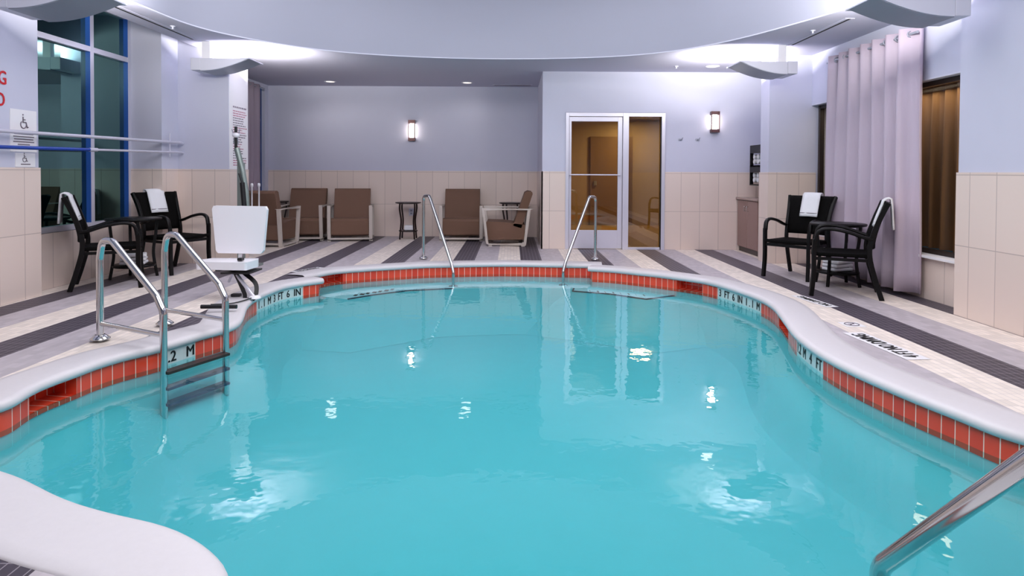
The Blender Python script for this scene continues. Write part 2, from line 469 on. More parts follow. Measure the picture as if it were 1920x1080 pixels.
# the short returns at both ends of the bay
strip(red, [main[-1], arc[0]], normals([main[-1], arc[0]]), [(-.004, ZW-.03), (-.004, ZT)])
strip(red, [arc[-1], main[0]], normals([arc[-1], main[0]]), [(-.004, ZW-.03), (-.004, ZT)])
red.build('red_tile_band', M_red, pool, fixn=False)
for c, n_, a, b_, body, ch, nn in whites:
    mb = MB(); strip(mb, c, n_, [(-.006, ZW-.03), (-.006, ZT)], u0=a)
    o = mb.build('depth_marker_tile', M_white_tile, pool, fixn=False)
    vs, fs = text_geo(body, .115, 0)
    w = max(v.x for v in vs); h = max(v.y for v in vs)
    W = (b_-a)*.94; lo = (b_-a)*.03
    # the chain runs clockwise seen from above; lettering must read left to right from inside the pool
    out = []
    for v in vs:
        s = v.x/w*W+lo
        s = (b_-s) if REV else (a+s)
        p, q = at_s(ch, nn, s); out.append(p-q*.009+Vector((0, 0, ZW+.012+v.y/h*.082))) if False else out.append(p-q*.009+Vector((0, 0, ZW+.014+v.y/h*.078)))
    t = MB().add(out, fs); t.build('lettering', M_ink, o, fixn=False)
for c, n_, a in sk:
    mb = MB()
    strip(mb, c, n_, [(-.006, ZW-.03), (-.006, ZW-.004), (.16, ZW-.004), (.16, ZT)], u0=a, smooth=False)
    for i in (0, -1):
        p, q = c[i], n_[i]
        mb.add([p-q*.006+Vector((0, 0, ZW-.03)), p+q*.16+Vector((0, 0, ZW-.03)), p+q*.16+Vector((0, 0, ZT)), p-q*.006+Vector((0, 0, ZT))], [(0, 1, 2, 3)],
               uvs=[[(0, 0), (.16, 0), (.16, .1), (0, .1)]])
    mb.build('skimmer_mouth', M_red, pool, fixn=False)

# coping
CP = [(.0, ZT), (-.018, -.044), (-.032, -.034), (-.038, -.015), (-.033, .002), (-.018, .014), (.004, .019), (.10, .018), (.22, .012), (.275, .008), (.285, 0), (.285, ZT), (.0, ZT)]
def extend(ch, d0, d1):
    a = ch[0]+(ch[0]-ch[1]).normalized()*d0; b_ = ch[-1]+(ch[-1]-ch[-2]).normalized()*d1
    return [a]+ch+[b_]
mb = MB()
cm = extend(main, .05, .05); strip(mb, cm, normals(cm, False, 14), CP)
cn = normals(cm, False, 14)
for i in (0, -1):
    p, q = cm[i], cn[i]
    mb.add([p+q*o+Vector((0, 0, z)) for o, z in CP[:-1]], [tuple(range(len(CP)-1))])
o = mb.build('coping', M_coping, pool, fixn=True)
mb = MB()
ca = extend(arc, .30, .16); strip(mb, ca, normals(ca, False, 14), [(o_, z-.003) for o_, z in CP])
mb.build('coping', M_coping, pool, fixn=True)

# water
V, Fc = fill([loop], ZW)
wo = MB().add(V, Fc).build('pool_water', M_water, None, fixn=False)
wo['kind'] = 'stuff'; wo['label'] = 'calm turquoise water filling the free-form pool'; wo['category'] = 'water'

# deck with a hole for the pool
XL, XR = -5.2, 4.6
hole = [p+n*.19 for p, n in zip(loop, normals(loop, True, 30))]
outer = [Vector((XL, -3.2, 0)), Vector((XR, -3.2, 0)), Vector((XR, 12.5, 0)), Vector((XL, 12.5, 0))]
V, Fc = fill([hole, outer], 0)
# drop fill inside hole if any
def inside(p, L):
    c = False
    for i in range(len(L)):
        a, b_ = L[i-1], L[i]
        if (a.y > p.y) != (b_.y > p.y) and p.x < (b_.x-a.x)*(p.y-a.y)/(b_.y-a.y)+a.x: c = not c
    return c
Fc = [f for f in Fc if not inside(sum((V[i] for i in f), Vector())/3, hole)]
fl = MB().add(V, Fc)
struct(fl.build('floor', M_deck, fixn=False), 'striped pool deck of small tiles')

# submerged entry steps in the bay
def plate(pts, z, name, m, th=.03):
    mb = MB(); mb.prism(pts, z-th, z); return mb.build(name, m, pool)
def G2(px, py, z): q = G(px, py, z); return (q.x, q.y)
ZS = -.24
stl = [G2(x, y, ZS) for x, y in [(612, 557), (652, 561), (700, 553), (765, 545), (850, 541), (960, 539), (1050, 540), (1076, 541), (1074, 546), (1140, 551), (1212, 561), (1275, 553)]]
stb = [(1.9, 8.1), (1.2, 8.6), (.6, 8.72), (0, 8.75), (-.6, 8.7), (-1.4, 8.45), (-2.0, 8.05), (-2.28, 7.6)]
plate(stl+stb, ZS, 'entry_step', M_plate, .03)
fr_ = [Vector((*p, 0)) for p in stl]; n_f = []
for i in range(len(fr_)):
    a_ = fr_[max(i-1, 0)]; b2 = fr_[min(i+1, len(fr_)-1)]; t_ = (b2-a_).normalized(); n_f.append(Vector((t_.y, -t_.x, 0)))
vs = []
for p, q in zip(fr_, n_f): vs += [p+Vector((0, 0, ZS-.004)), p+q*.35+Vector((0, 0, -.36)), p+q*.9+Vector((0, 0, -.618))]
MB().add(vs, [(i*3+j, i*3+3+j, i*3+4+j, i*3+1+j) for i in range(len(fr_)-1) for j in (0, 1)], True).build('added_step_slope', M_plaster, pool, fixn=False)  # slope added below the step so the drop catches light
MB().bar([(x, y, ZS+.002) for x, y in stl[1:5]], .02, .01).build('step_nosing', M_nos, pool)
MB().bar([(x, y, ZS+.002) for x, y in stl[7:]], .02, .01).build('step_nosing', M_nos, pool)
mb = MB()
for (xa, ya, xb, yb, n) in ((662, 554.5, 742, 542, 7), (1100, 545.5, 1215, 555, 8)):
    for i in range(n):
        t = (i+.3)/n; x, y = xa+(xb-xa)*t, ya+(yb-ya)*t
        a = G2(x, y-1.6, ZS); c = G2(x+3.0+2*(i % 2), y+1.0, ZS)
        MB().box((min(a[0], c[0]), min(a[1], c[1]), ZS), (max(a[0], c[0]), max(a[1], c[1]), ZS+.003)).build('step_marking', M_ink, pool)

# NO DIVING markers on the deck
def deck_text(body, a, b_, hgt, name, label, flip=1):
    """text running on the deck from a to b; letters stand toward the left of the direction"""
    a, b_ = Vector((*a, 0)), Vector((*b_, 0)); d = (b_-a); L = d.length; d.normalize(); u = Vector((-d.y, d.x, 0))*flip
    vs, fs = text_geo(body, .12, 0); w = max(v.x for v in vs); h = max(v.y for v in vs)
    t = thing(name, label, 'floor sign')
    MB().add([a-d*.05-u*.03, b_+d*.05-u*.03, b_+d*.05+u*(hgt+.03), a-d*.05+u*(hgt+.03)], [(0, 1, 2, 3)]).build('tile_plate', M_strip, t, fixn=False).location.z = .003
    MB().add([a+d*(v.x/w*L)+u*(v.y/h*hgt)+Vector((0, 0, v.z)) for v in vs], fs).build('lettering', M_ink, t, fixn=False).location.z = .005
    return t
a = G(1695, 672, 0)+Vector((.13, .02)); c = G(1590, 628, 0)+Vector((.13, .02))
deck_text('4 FT NO DIVING', (a.x, a.y), (c.x, c.y), .11, 'deck_marker', 'white tile marker reading 4 FT NO DIVING on the deck beside the coping', 1)
q = G(1597, 609, 0)
sy = thing('no_diving_symbol', 'small round no diving symbol tile on the deck beyond the lettered marker', 'floor sign', (q.x, q.y, 0))
MB().box((-.08, -.08, .001), (.08, .08, .004)).build('tile_plate', M_strip, sy)
mb = MB(); mb.tube([(.055*math.cos(i*.3927), .055*math.sin(i*.3927), .005) for i in range(16)], .004, 6, True); mb.tube([(-.04, -.04, .005), (.04, .04, .005)], .004, 6); mb.cbox((0, .01, .0055), (.05, .012, .002))
mb.build('symbol', M_greyink, sy)
a = G(1560, 589, 0); c = G(1500, 566, 0)
for nm_, pa, pb, lab in (('deck_marker', G(1545, 574, 0), G(1490, 556, 0), 'small white NO DIVING marker on the deck near the black chairs'),
                         ('deck_marker', G(560, 510, 0), G(600, 503, 0), 'small white NO DIVING marker on the deck beyond the lift seat')):
    deck_text('NO DIVING', (pa.x+(.08 if pa.x > 0 else 0), pa.y), (pb.x+(.08 if pa.x > 0 else 0), pb.y), .07, nm_, lab, 1)

# ------------------------------------------------------------------ room shell
ZC = 2.88; TT = 1.262
nW = [0]
def walls(name, lo, hi, wain=True, top=None):
    """a wall block with the tile dado in front of its lower part"""
    mb = MB().box(lo, hi); o = struct(mb.build(name, M_wall))
    return o
TR = [0]
def wains(lo, hi, label='beige tile dado'):
    TR[0] += 1
    return struct(MB().box(lo, hi).build('trim_%d' % TR[0], M_wain), label)
e = .012
# left side
walls('wall_left', (-5.2, -3.2, 0), (-4.66, 6.3, 3.4)); wains((-4.68, -3.0, 0), (-4.66+e, 6.3+e, TT))
walls('wall_left_under_window', (-5.2, 6.3, 0), (-4.83, 8.15, .58)); wains((-4.85, 6.3, 0), (-4.83+e, 8.15, .58))
walls('wall_left_pier', (-5.2, 8.15, 0), (-4.46, 8.55, 3.4)); wains((-4.9, 8.15-e, 0), (-4.46+e, 8.55, TT))
walls('wall_left_column', (-5.2, 8.55, 0), (-3.78, 9.16, 3.4)); wains((-4.6, 8.55-e, 0), (-3.78+e, 9.16, TT))
walls('wall_left_far', (-5.2, 9.16, 2.8), (-4.68, 12.3, 3.2))
walls('wall_left_far_sill', (-5.2, 9.16, 0), (-4.68, 12.3, .3))
walls('wall_left_far_end', (-5.2, 12.12, .3), (-4.68, 12.3, 2.8))
# back
walls('wall_back', (-5.2, 12.3, 0), (.7, 12.6, 3.2)); wains((-4.7, 12.3-e, 0), (.49, 12.32, TT))
walls('wall_return', (.49, 10.55, 0), (.66, 12.3, 3.2)); wains((.49-e, 10.4-e, 0), (.5, 12.3, TT))
DX0, DX1, DZ = G(1060, 467).x, G(1246, 467).x, 2.22
DX0 = (1060-960)/115.4; DX1 = (1246-960)/115.4
walls('wall_door_left', (.49, 10.4, 0), (DX0, 10.55, 3.2)); wains((.49-e, 10.4-e, 0), (DX0, 10.41, TT))
walls('wall_door_right', (DX1, 10.4, 0), (4.6, 10.55, 3.2)); wains((DX1, 10.4-e, 0), (4.1, 10.41, TT))
walls('wall_door_head', (DX0, 10.4, DZ), (DX1, 10.55, 3.2))
# right
walls('wall_right_niche', (4.1, 9.16, 0), (4.6, 10.4, 3.2)); wains((4.1-e, 9.16, 0), (4.11, 10.4, TT))
walls('wall_right_pilaster', (3.55, 8.86, 0), (4.6, 9.16, 3.2)); wains((3.55-e, 8.86-e, 0), (4.2, 9.16+e, TT))
walls('wall_right_header', (4.14, 5.65, 2.2), (4.6, 8.86, 3.2))
walls('wall_right_under_window', (4.15, 5.65, 0), (4.6, 8.86, .42)); wains((4.15-e, 5.65, 0), (4.16, 8.86, .42))
walls('wall_right', (3.94, -3.2, 0), (4.6, 5.65, 3.4)); wains((3.94-e, -3.0, 0), (3.96, 5.65+e, TT))
walls('wall_front', (-5.2, -3.4, 0), (4.6, -3.2, 4.5))
# sill and soffit on the right window
struct(MB().box((4.08, 5.66, .42), (4.30, 8.86, .445)).build('trim_20', M_strip), 'pale window sill')
struct(MB().box((4.135, 5.66, 2.185), (4.35, 8.86, 2.2)).build('trim_21', M_fix), 'grey soffit under the header')
# ceiling with recess
rec_px = [(240, 0), (370, 50), (500, 78), (640, 97), (800, 107), (960, 110), (1120, 107), (1240, 98), (1350, 80), (1470, 50), (1630, 0)]
rec = [G(x, y, ZC) for x, y in rec_px]
rec = [Vector((p.x, p.y, 0)) for p in rec]+[Vector(p) for p in [(3.5, 4.4, 0), (3.3, 2.4, 0), (2.3, .3, 0), (-.1, -.6, 0), (-2.5, .3, 0), (-3.6, 2.4, 0), (-3.85, 4.4, 0)]]
rec = resample((lambda c: c+[c[0]])(catmull(rec, 10, True)), .1)[:-1]
mb = MB()
V, Fc = fill([rec, [Vector((-4.18, -3.2, 0)), Vector((4.2, -3.2, 0)), Vector((4.2, 12.4, 0)), Vector((-4.18, 12.4, 0))]], ZC)
Fc = [f for f in Fc if not inside(sum((V[i] for i in f), Vector())/3, rec)]
mb.add(V, Fc)
mb.box((-4.2, -3.2, ZC), (-4.18, 8.56, 3.25)); mb.box((-5.2, -3.2, 3.2), (-4.18, 8.56, 3.25)); mb.box((-5.2, 9.1, ZC), (-4.18, 12.4, ZC+.05)); mb.box((4.15, 9.1, ZC), (4.6, 10.5, ZC+.05))
struct(mb.build('ceiling', M_ceil, fixn=False), 'low ceiling around the raised recess')
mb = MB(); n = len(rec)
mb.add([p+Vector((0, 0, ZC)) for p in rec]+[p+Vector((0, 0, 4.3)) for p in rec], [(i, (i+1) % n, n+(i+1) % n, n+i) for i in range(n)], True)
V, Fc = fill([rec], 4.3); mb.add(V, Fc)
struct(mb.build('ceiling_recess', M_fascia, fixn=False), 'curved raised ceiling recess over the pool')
# thin bright edge bead of the recess
struct(MB().sweep([p+Vector((0, 0, ZC-.004)) for p in rec], [(-.012, -.006), (.012, -.006), (.012, .006), (-.012, .006)], True).build('trim_22', M_wall), 'thin edge bead of the ceiling recess')
# slot diffusers
def slot(x, y0, y1, w, label, gap=None):
    t = thing('slot_diffuser', label, 'air vent', (x, (y0+y1)/2, ZC))
    L = (y1-y0)/2
    MB().box((-w/2-.02, -L, -.006), (w/2+.02, L, 0)).build('frame', M_ceil, t)
    MB().box((-w/2*.4, -L+.01, -.009), (w/2*.4, L-.01, -.005)).build('slot', M_dark, t)
slot(-3.98, 5.5, 8.0, .06, 'long slot air vent in the ceiling on the window side of the recess')
slot(3.54, 6.75, 8.15, .06, 'slot air vent in the ceiling leading to the mauve curtain')
t = thing('ceiling_vent', 'dark linear vent in the alcove ceiling above the armchairs', 'air vent', (0, 12.0, ZC))
MB().box((-.37, -.05, -.008), (.37, .05, 0)).build('frame', M_ceil, t); MB().box((-.34, -.03, -.012), (.34, .03, -.007)).build('slot', M_greyink, t)

# ------------------------------------------------------------------ windows
def window_frame(name, X, y0, y1, z0, z1, mull, trans, w=.05, d=.09, m=M_alu):
    mb = MB()
    mb.box((X-d/2, y0, z0), (X+d/2, y0+w, z1)); mb.box((X-d/2, y1-w, z0), (X+d/2, y1, z1))
    mb.box((X-d/2+.003, y0+.003, z0+.002), (X+d/2-.003, y1-.003, z0+w)); mb.box((X-d/2+.003, y0+.003, z1-w), (X+d/2-.003, y1-.003, z1-.002))
    for y in mull: mb.box((X-d/2, y-w/2, z0), (X+d/2, y+w/2, z1))
    for z in trans: mb.box((X-d/2+.003, y0+.003, z-w/2), (X+d/2-.003, y1-.003, z+w/2))
    o = struct(mb.build(name, m)); return o
w1 = window_frame('window_1', -4.90, 6.3, 8.15, .58, 3.2, [7.4], [2.63], .06, .11)
w1['label'] = 'tall dark window with white mullions beside the black chairs'
g = MB().box((-4.905, 6.33, .6), (-4.899, 8.12, 3.18)).build('pane', M_gwin, w1)
for y_, nm_ in ((7.37, 0), (8.09, 1)):
    MB().box((-4.953, y_-.006, .64), (-4.847, y_-.0005, 2.6)).box((-4.953, y_-.006, 2.66), (-4.847, y_-.0005, 3.14)).build('mullion_side', mat('blue_light_tint', (46, 92, 176), .35), w1)  # blue colour on the mullion sides in place of bluish light there
w2 = window_frame('window_2', -4.78, 9.3, 12.12, .3, 2.8, [10.7, 11.7], [2.2], .05, .08, mat('blue_frame', (40, 70, 130), .4))
w2['label'] = 'narrow blue-framed window behind the far left curtain'
MB().box((-4.785, 9.3, .3), (-4.779, 12.1, 2.8)).build('pane', M_gwin, w2)
w3 = window_frame('window_3', 4.25, 5.66, 8.84, .44, 2.185, [], [], .05, .06, M_bsill)
w3['label'] = 'wide window with brown drapes behind the mauve curtain'
MB().box((4.262, 5.68, .46), (4.266, 8.82, 2.17)).build('pane', M_gwr, w3)
def drape(name, X, y0, y1, z0, z1, nf_, amp, m, seed=1, nz=14, taper=0.0, axis='Y', th=.004):
    rnd = random.Random(seed); K = nf_*14; ph = [rnd.uniform(-.5, .5) for _ in range(nf_+2)]; am = [rnd.uniform(.75, 1.15) for _ in range(nf_+2)]
    vs = []; fs = []
    for j in range(nz+1):
        v = j/nz; z = z1+(z0-z1)*v
        for i in range(K+1):
            u = i/K; k_ = u*nf_; ki = int(k_); f_ = k_-ki
            pa = ph[ki]*(1-f_)+ph[min(ki+1, nf_)]*f_; aa = am[ki]*(1-f_)+am[min(ki+1, nf_)]*f_
            s = math.sin(2*math.pi*k_+pa*v*1.2)*.85+.28*math.sin(4*math.pi*k_+pa*3+v)
            y = y0+(y1-y0)*(u+(u-.5)*taper*math.sin(v*math.pi))
            y += .012*math.sin(5*v+ki)
            x = X+amp*aa*s*(.85+.25*v)
            vs.append((x, y, z) if axis == 'Y' else (y, x, z))
    for j in range(nz):
        for i in range(K):
            a = j*(K+1)+i; fs.append((a, a+1, a+K+2, a+K+1))
    mb = MB().add(vs, fs, True); o = mb.build(name, m, None, fixn=False)
    sd = o.modifiers.new('solid', 'SOLIDIFY'); sd.thickness = th
    return o
t = drape('brown_drape', 4.50, 5.7, 8.8, .46, 2.19, 16, .04, M_bdrape, 3)
tag(t, 'brown drape hanging behind the glass of the right window', 'curtain')
t = thing('mauve_curtain', 'mauve floor-length curtain on a ceiling rod behind the black chairs', 'curtain')
cu = drape('fabric', 4.02, 6.36, 8.12, .05, 2.72, 7, .085, M_curt, 5); cu.parent = t
MB().tube([(4.02, 6.38, 2.66), (4.02, 8.2, 2.66)], .014).build('rod', M_fixd, t)
for i in range(8):
    y = 6.5+i*.21
    MB().tube([(4.02+.03*math.cos(a*.785), y, 2.66+.03*math.sin(a*.785)) for a in range(8)], .006, 6, True).build('grommet', M_fixd, t)
t = thing('far_curtain', 'narrow taupe curtain beside the white rules column', 'curtain')
cu = drape('fabric', -4.585, 9.3, 11.7, .05, 2.8, 10, .05, M_curt2, 9); cu.parent = t
MB().tube([(-4.585, 9.2, 2.76), (-4.585, 11.85, 2.76)], .014).build('rod', M_fixd, t)

# ------------------------------------------------------------------ door
s_ = 115.4
def dx(px): return (px-960)/s_
def dz(py, px=1150): return H+(323.5+(px-960)*.0055-py)/s_
do = thing('door_1', 'x', 'door'); do['kind'] = 'structure'; do['label'] = 'silver-framed glass door with sidelight'; del do['category']
Y0 = 10.37
mb = MB()
T_ = dz(212)
for a, c in ((DX0, DX0+.055), (dx(1167), dx(1178)), (DX1-.06, DX1)): mb.box((a, Y0, 0), (c, Y0+.12, T_))
mb.box((DX0+.055, Y0, T_-.06), (dx(1167), Y0+.12, T_)); mb.box((dx(1178), Y0, T_-.06), (DX1-.06, Y0+.12, T_)); mb.box((dx(1178), Y0, 0), (DX1-.06, Y0+.12, .035))
fr = mb.build('door_frame', M_alu, do, bevel=.003)
lf = MB(); a0, a1 = DX0+.06, dx(1167)-.005; g0, g1 = dx(1071), dx(1158); zt, zb = dz(228), dz(432)
lf.box((a0, Y0+.03, .01), (g0, Y0+.08, T_-.065)); lf.box((g1, Y0+.03, .01), (a1, Y0+.08, T_-.065))
lf.box((g0, Y0+.03, zt), (g1, Y0+.08, T_-.065)); lf.box((g0, Y0+.03, .01), (g1, Y0+.08, zb))
leaf = lf.build('door_leaf', M_alu, do, bevel=.002)
MB().box((g0, Y0+.052, zb), (g1, Y0+.058, zt)).build('pane', M_gdoor, leaf)
MB().tube(fillet([(g0-.03, Y0+.03, dz(328)), (g0-.03, Y0-.03, dz(328)), (g1+.03, Y0-.03, dz(328)), (g1+.03, Y0+.03, dz(328))], .02), .011).build('push_bar', M_alu, leaf)
MB().box((dx(1178), Y0+.052, .035), (DX1-.06, Y0+.058, T_-.06)).build('sidelight_pane', M_gside, do)
MB().box((DX1-.075, Y0-.004, 0), (DX1-.06, Y0+.03, T_-.06)).build('gasket', M_dark, do)
# corridor behind
cw = MB().box((.7, 15.2, 0), (4.4, 15.3, 2.7)).box((.66, 10.55, 0), (.7, 15.3, 2.7)).box((4.4, 10.55, 0), (4.5, 15.3, 2.7)).box((.66, 10.56, 2.5), (4.5, 15.3, 2.7))
struct(cw.build('wall_corridor', M_corr), 'brown corridor walls behind the glass door')
struct(MB().box((.66, 10.5, -.05), (4.5, 15.3, 0.002)).build('floor_corridor', M_corrf), 'corridor floor')
cdn = struct(MB().box((1.85, 15.14, 0), (2.85, 15.2, 2.1)).build('door_2', M_corrd), 'brown wooden door at the end of the corridor')
MB().box((1.93, 15.1, .95), (2.0, 15.14, 1.05)).build('door_handle', M_chrome, cdn)
# hooks
for px, lab in ((1275, 'small steel robe hook on the wall, the one nearer the glass door'), (1307, 'small steel robe hook on the wall, the one nearer the lit sconce')):
    t = thing('robe_hook', lab, 'hook', (dx(px), 10.4, dz(262, px)), 0, 'robe hooks beside the glass door')
    MB().box((-.03, -.012, -.015), (.03, 0, .015)).build('plate', M_fixd, t, bevel=.003)
    MB().tube(fillet([(0, -.01, 0), (0, -.06, -.005), (0.02, -.075, .03)], .02), .006, 8).build('hook', M_fixd, t)

# ------------------------------------------------------------------ sconces
def sconce(x, y, z, w, h, label):
    t = thing('wall_sconce', label, 'wall lamp', (x, y, z))
    MB().box((-w*.3, -.02, -h/2), (w*.3, 0, h/2)).build('backplate', M_bronze, t)
    MB().box((-w*.28, -.08, -h*.42), (w*.28, -.02, h*.42)).build('diffuser', M_lamp, t, bevel=.008)
    MB().box((-w/2, -.1, h*.34), (w/2, -.0, h/2)).build('cap', M_bronze, t, bevel=.003)
    MB().box((-w/2, -.1, -h/2), (w/2, -.0, -h*.34)).build('cap', M_bronze, t, bevel=.003)
    mb = MB()
    for sx in (-1, 1): mb.box((sx*w/2-.006, -.1, -h/2), (sx*w/2+.006, -.086, h/2))
    mb.build('side_rod', M_bronze, t)
sconce((772-960)/98.0, 12.3, 2.03, .12, .40, 'lit wall sconce on the lilac alcove wall above the armchairs')
sconce(dx(1337), 10.4, dz(229.5, 1337), .125, .34, 'lit wall sconce to the side of the glass door, above the hooks')

# ------------------------------------------------------------------ downlights
for px, py, lab in ((619, 153, 'recessed ceiling downlight above the pair of brown armchairs'), (876, 155, 'recessed ceiling downlight above the alcove centre'), (1336, 124.5, 'recessed ceiling downlight near the curved light by the sconce')):
    q = G(px, py, ZC)
    t = thing('downlight', lab, 'ceiling light', (q.x, q.y, ZC), 0, 'recessed downlights')
    MB().lathe([(.075, -.001), (.095, -.008), (.105, -.004), (.108, 0)]).build('trim_ring', M_white, t)
    MB().lathe([(0, -.003), (.076, -.003)]).build('lens', M_dl, t)
    l = bpy.data.lights.new('downlight_lamp', 'SPOT'); l.energy = 8; l.spot_size = R(168); l.spot_blend = 1.0; l.color = (1, .93, .9); l.shadow_soft_size = .09
    lo = bpy.data.objects.new('downlight_lamp', l); COL.objects.link(lo); lo.location = (q.x, q.y, ZC-.03)
for px, py in ((324, 49), (1524, 57), (1268, 124)):
    q = G(px, py, ZC)
    t = thing('sprinkler_head', {324: 'tiny sprinkler head on the ceiling by the tall dark window', 1524: 'tiny sprinkler head on the ceiling near the mauve curtain', 1268: 'tiny sprinkler head on the ceiling above the glass door'}[px], 'sprinkler', (q.x, q.y, ZC))
    MB().lathe([(.03, 0), (.032, -.006), (.012, -.01), (.008, -.03), (.02, -.034), (.0, -.036)], seg=14).build('head', M_fix, t)

# ------------------------------------------------------------------ curved uplights
def uplight(x_in, x_out, y0, y1, label, power=90):
    """profile in XZ: x_out = box end by the wall, x_in = thin tip toward the pool"""
    sg = 1 if x_out > x_in else -1
    t = thing('curved_uplight', label, 'ceiling light', ((x_in+x_out)/2, (y0+y1)/2, 2.6), 0, 'curved metal uplights')
    c = (x_in+x_out)/2; yc = (y0+y1)/2; L = abs(x_out-x_in)
    xo = x_out-sg*.13
    zt_, zb_ = 2.665-2.6, 2.505-2.6
    poly = [(x_in-c, zt_)]
    for i in range(1, 13):
        f_ = i/12; poly.append((x_in-c+(xo-x_in)*f_*.98, zt_-(zt_-zb_)*math.sin(f_*math.pi/2)**.95))
    poly += [(xo-c, zb_), (xo-c, zt_)]
    hy = (y1-y0)/2
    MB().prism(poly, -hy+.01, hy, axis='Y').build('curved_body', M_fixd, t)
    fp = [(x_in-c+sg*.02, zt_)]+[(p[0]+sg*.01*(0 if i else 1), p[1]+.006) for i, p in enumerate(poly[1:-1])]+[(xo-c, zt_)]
    MB().prism(fp, -hy, -hy+.012, axis='Y').build('front_face', M_fix, t)  # paler grey than the body so this face looks lit
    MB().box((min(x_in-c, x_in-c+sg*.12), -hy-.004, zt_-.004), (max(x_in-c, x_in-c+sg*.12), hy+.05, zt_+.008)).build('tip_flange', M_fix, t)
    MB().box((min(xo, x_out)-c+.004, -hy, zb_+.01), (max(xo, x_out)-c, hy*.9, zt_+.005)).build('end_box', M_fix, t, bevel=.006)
    xs = xo-c+sg*-.06
    MB().box((xs-.05, -hy+.02, zt_), (xs+.05, -hy+.09, ZC-2.6)).build('stem', M_white, t)
    l = bpy.data.lights.new('uplight_lamp', 'AREA'); l.shape = 'RECTANGLE'; l.size = L*.85; l.size_y = (y1-y0)*.9; l.energy = power; l.color = (1, .97, .93)
    lo = bpy.data.objects.new('uplight_lamp', l); COL.objects.link(lo); lo.location = (c-sg*.2, yc+.22, 2.685); lo.rotation_euler = (math.pi-.35, 0, 0)
PW = 125
uplight(2.89, 3.62, 8.15, 8.62, 'curved grey metal uplight on the pilaster by the towel shelf', PW)
uplight(-3.33, -4.08, 8.12, 8.52, 'curved grey metal uplight on the column with the white rules sign', PW)
uplight(2.89, 3.67, 5.15, 5.55, 'large curved grey uplight above the mauve curtain, cut by the photo top', PW)
uplight(-3.33, -4.10, 5.05, 5.50, 'large curved grey uplight above the tall dark window', PW)

# ------------------------------------------------------------------ signs on walls
XW = -4.66+.004
def wall_text(body, yr, z, hgt, m, parent):
    """on the left wall (faces +X); reads toward +Y; right edge at yr"""
    vs, fs = text_geo(body, .12, 0); w = max(v.x for v in vs); h = max(v.y for v in vs); k_ = hgt/h
    return MB().add([Vector((v.z, yr+(v.x-w)*k_*.8, z+v.y*k_)) for v in vs], fs).build('lettering', m, parent, fixn=False)
t = thing('wall_lettering', 'red painted capital lettering high on the left wall', 'sign', (XW, 0, 0))
wall_text('WARNING', 5.905, 2.02, .125, M_redink, t); wall_text('NO LIFEGUARD', 5.885, 1.82, .125, M_redink, t)
def wheelchair(mb, y, z, s):
    P = lambda pts: [(0.004, y+a*s, z+b_*s) for a, b_ in pts]
    mb.tube(P([(.0+.32*math.cos(R(a)), -.18+.32*math.sin(R(a))) for a in range(130, 371, 20)]), .045*s, 6)
    mb.tube(P([(-.05, .5), (-.05, .02), (.28, .02), (.42, -.42), (.55, -.38)]), .05*s, 6); mb.tube(P([(-.05, .25), (.22, .25)]), .04*s, 6)
    mb.lathe([(0, .08*s), (.08*s, 0), (0, -.08*s)], (0.004, y-.05*s, z+.66*s), 10)
for (y0, y1, z0, z1, yc, zc, s, lab, lines) in (
        (5.94, 6.27, 1.41, 1.81, 6.10, 1.69, .11, 'cream sign with a wheelchair symbol and small print, upper one', [(.19, .26), (.165, .24), (.14, .26), (.115, .24), (.09, .26), (.065, .15)]),
        (6.0, 6.25, 1.268, 1.40, 6.11, 1.35, .07, 'small cream wheelchair sign under the larger one', [(.02, .12)])):
    t = thing('accessibility_sign', lab, 'sign', (-4.66, 0, 0))
    MB().box((0, y0, z0), (.006, y1, z1)).build('panel', M_strip, t)
    mb = MB(); wheelchair(mb, yc, zc, s); mb.v = [(x+.004, y, z) for x, y, z in mb.v]; mb.build('symbol', M_greyink, t)
    mb = MB()
    for dz_, w_ in lines: mb.box((.006, (y0+y1)/2-w_/2, z0+dz_), (.0075, (y0+y1)/2+w_/2, z0+dz_+.01))
    mb.build('lettering', M_greyink, t)
t = thing('rules_sign', 'tall white rules sign with fine red and grey print on the column side', 'sign', (-3.78, 0, 0))
MB().box((0, 8.56, TT+.005), (.006, 9.15, 2.86)).build('panel', M_strip, t)
mb = MB(); mr = MB(); rr = random.Random(4); z = 2.1; i = 0
while z > 1.3:
    hh = .022 if i == 0 else .013; L0 = 8.66; L1 = 9.10 if i == 0 else 8.75+rr.uniform(.12, .36)
    tgt = mr if (i % 7 in (1, 2, 3)) else mb
    y = L0
    while y < L1:
        w_ = rr.uniform(.03, .09); tgt.box((.006, y, z), (.0075, min(y+w_, L1), z+hh)); y += w_+.014
    z -= .032 if i else .05; i += 1
mb.build('lettering', M_greyink, t); mr.build('red_lettering', mat('faded_red_ink', (170, 110, 130), .6), t)

# wall-mounted poles
t = thing('pool_pole', 'white telescopic pool pole on the left wall, the upper one', 'pole')
MB().tube(fillet([(-4.60, 3.6, 1.57), (-4.575, 5.73, 1.588), (-4.385, 8.46, 1.61), (-4.385, 8.53, 1.60)], .04), .018).build('pole', M_alu, t)
mb = MB()
mb.tube([(-4.41, 8.25, 1.42), (-4.41, 8.25, 1.72)], .008, 8)
mb.build('bracket', M_alu, t)
t = thing('pool_pole', 'telescopic pool pole with a blue outer sleeve, the lower one', 'pole')
MB().tube([(-4.60, 3.6, 1.41), (-4.575, 5.73, 1.443), (-4.50, 6.85, 1.459)], .018).build('blue_sleeve', M_bluep, t)
MB().tube(fillet([(-4.50, 6.84, 1.459), (-4.385, 8.46, 1.483), (-4.385, 8.53, 1.475)], .03), .013).build('inner_pole', M_alu, t)
MB().tube([(-4.502, 6.82, 1.4585), (-4.492, 6.93, 1.4605)], .021).build('collar', M_alu, t)

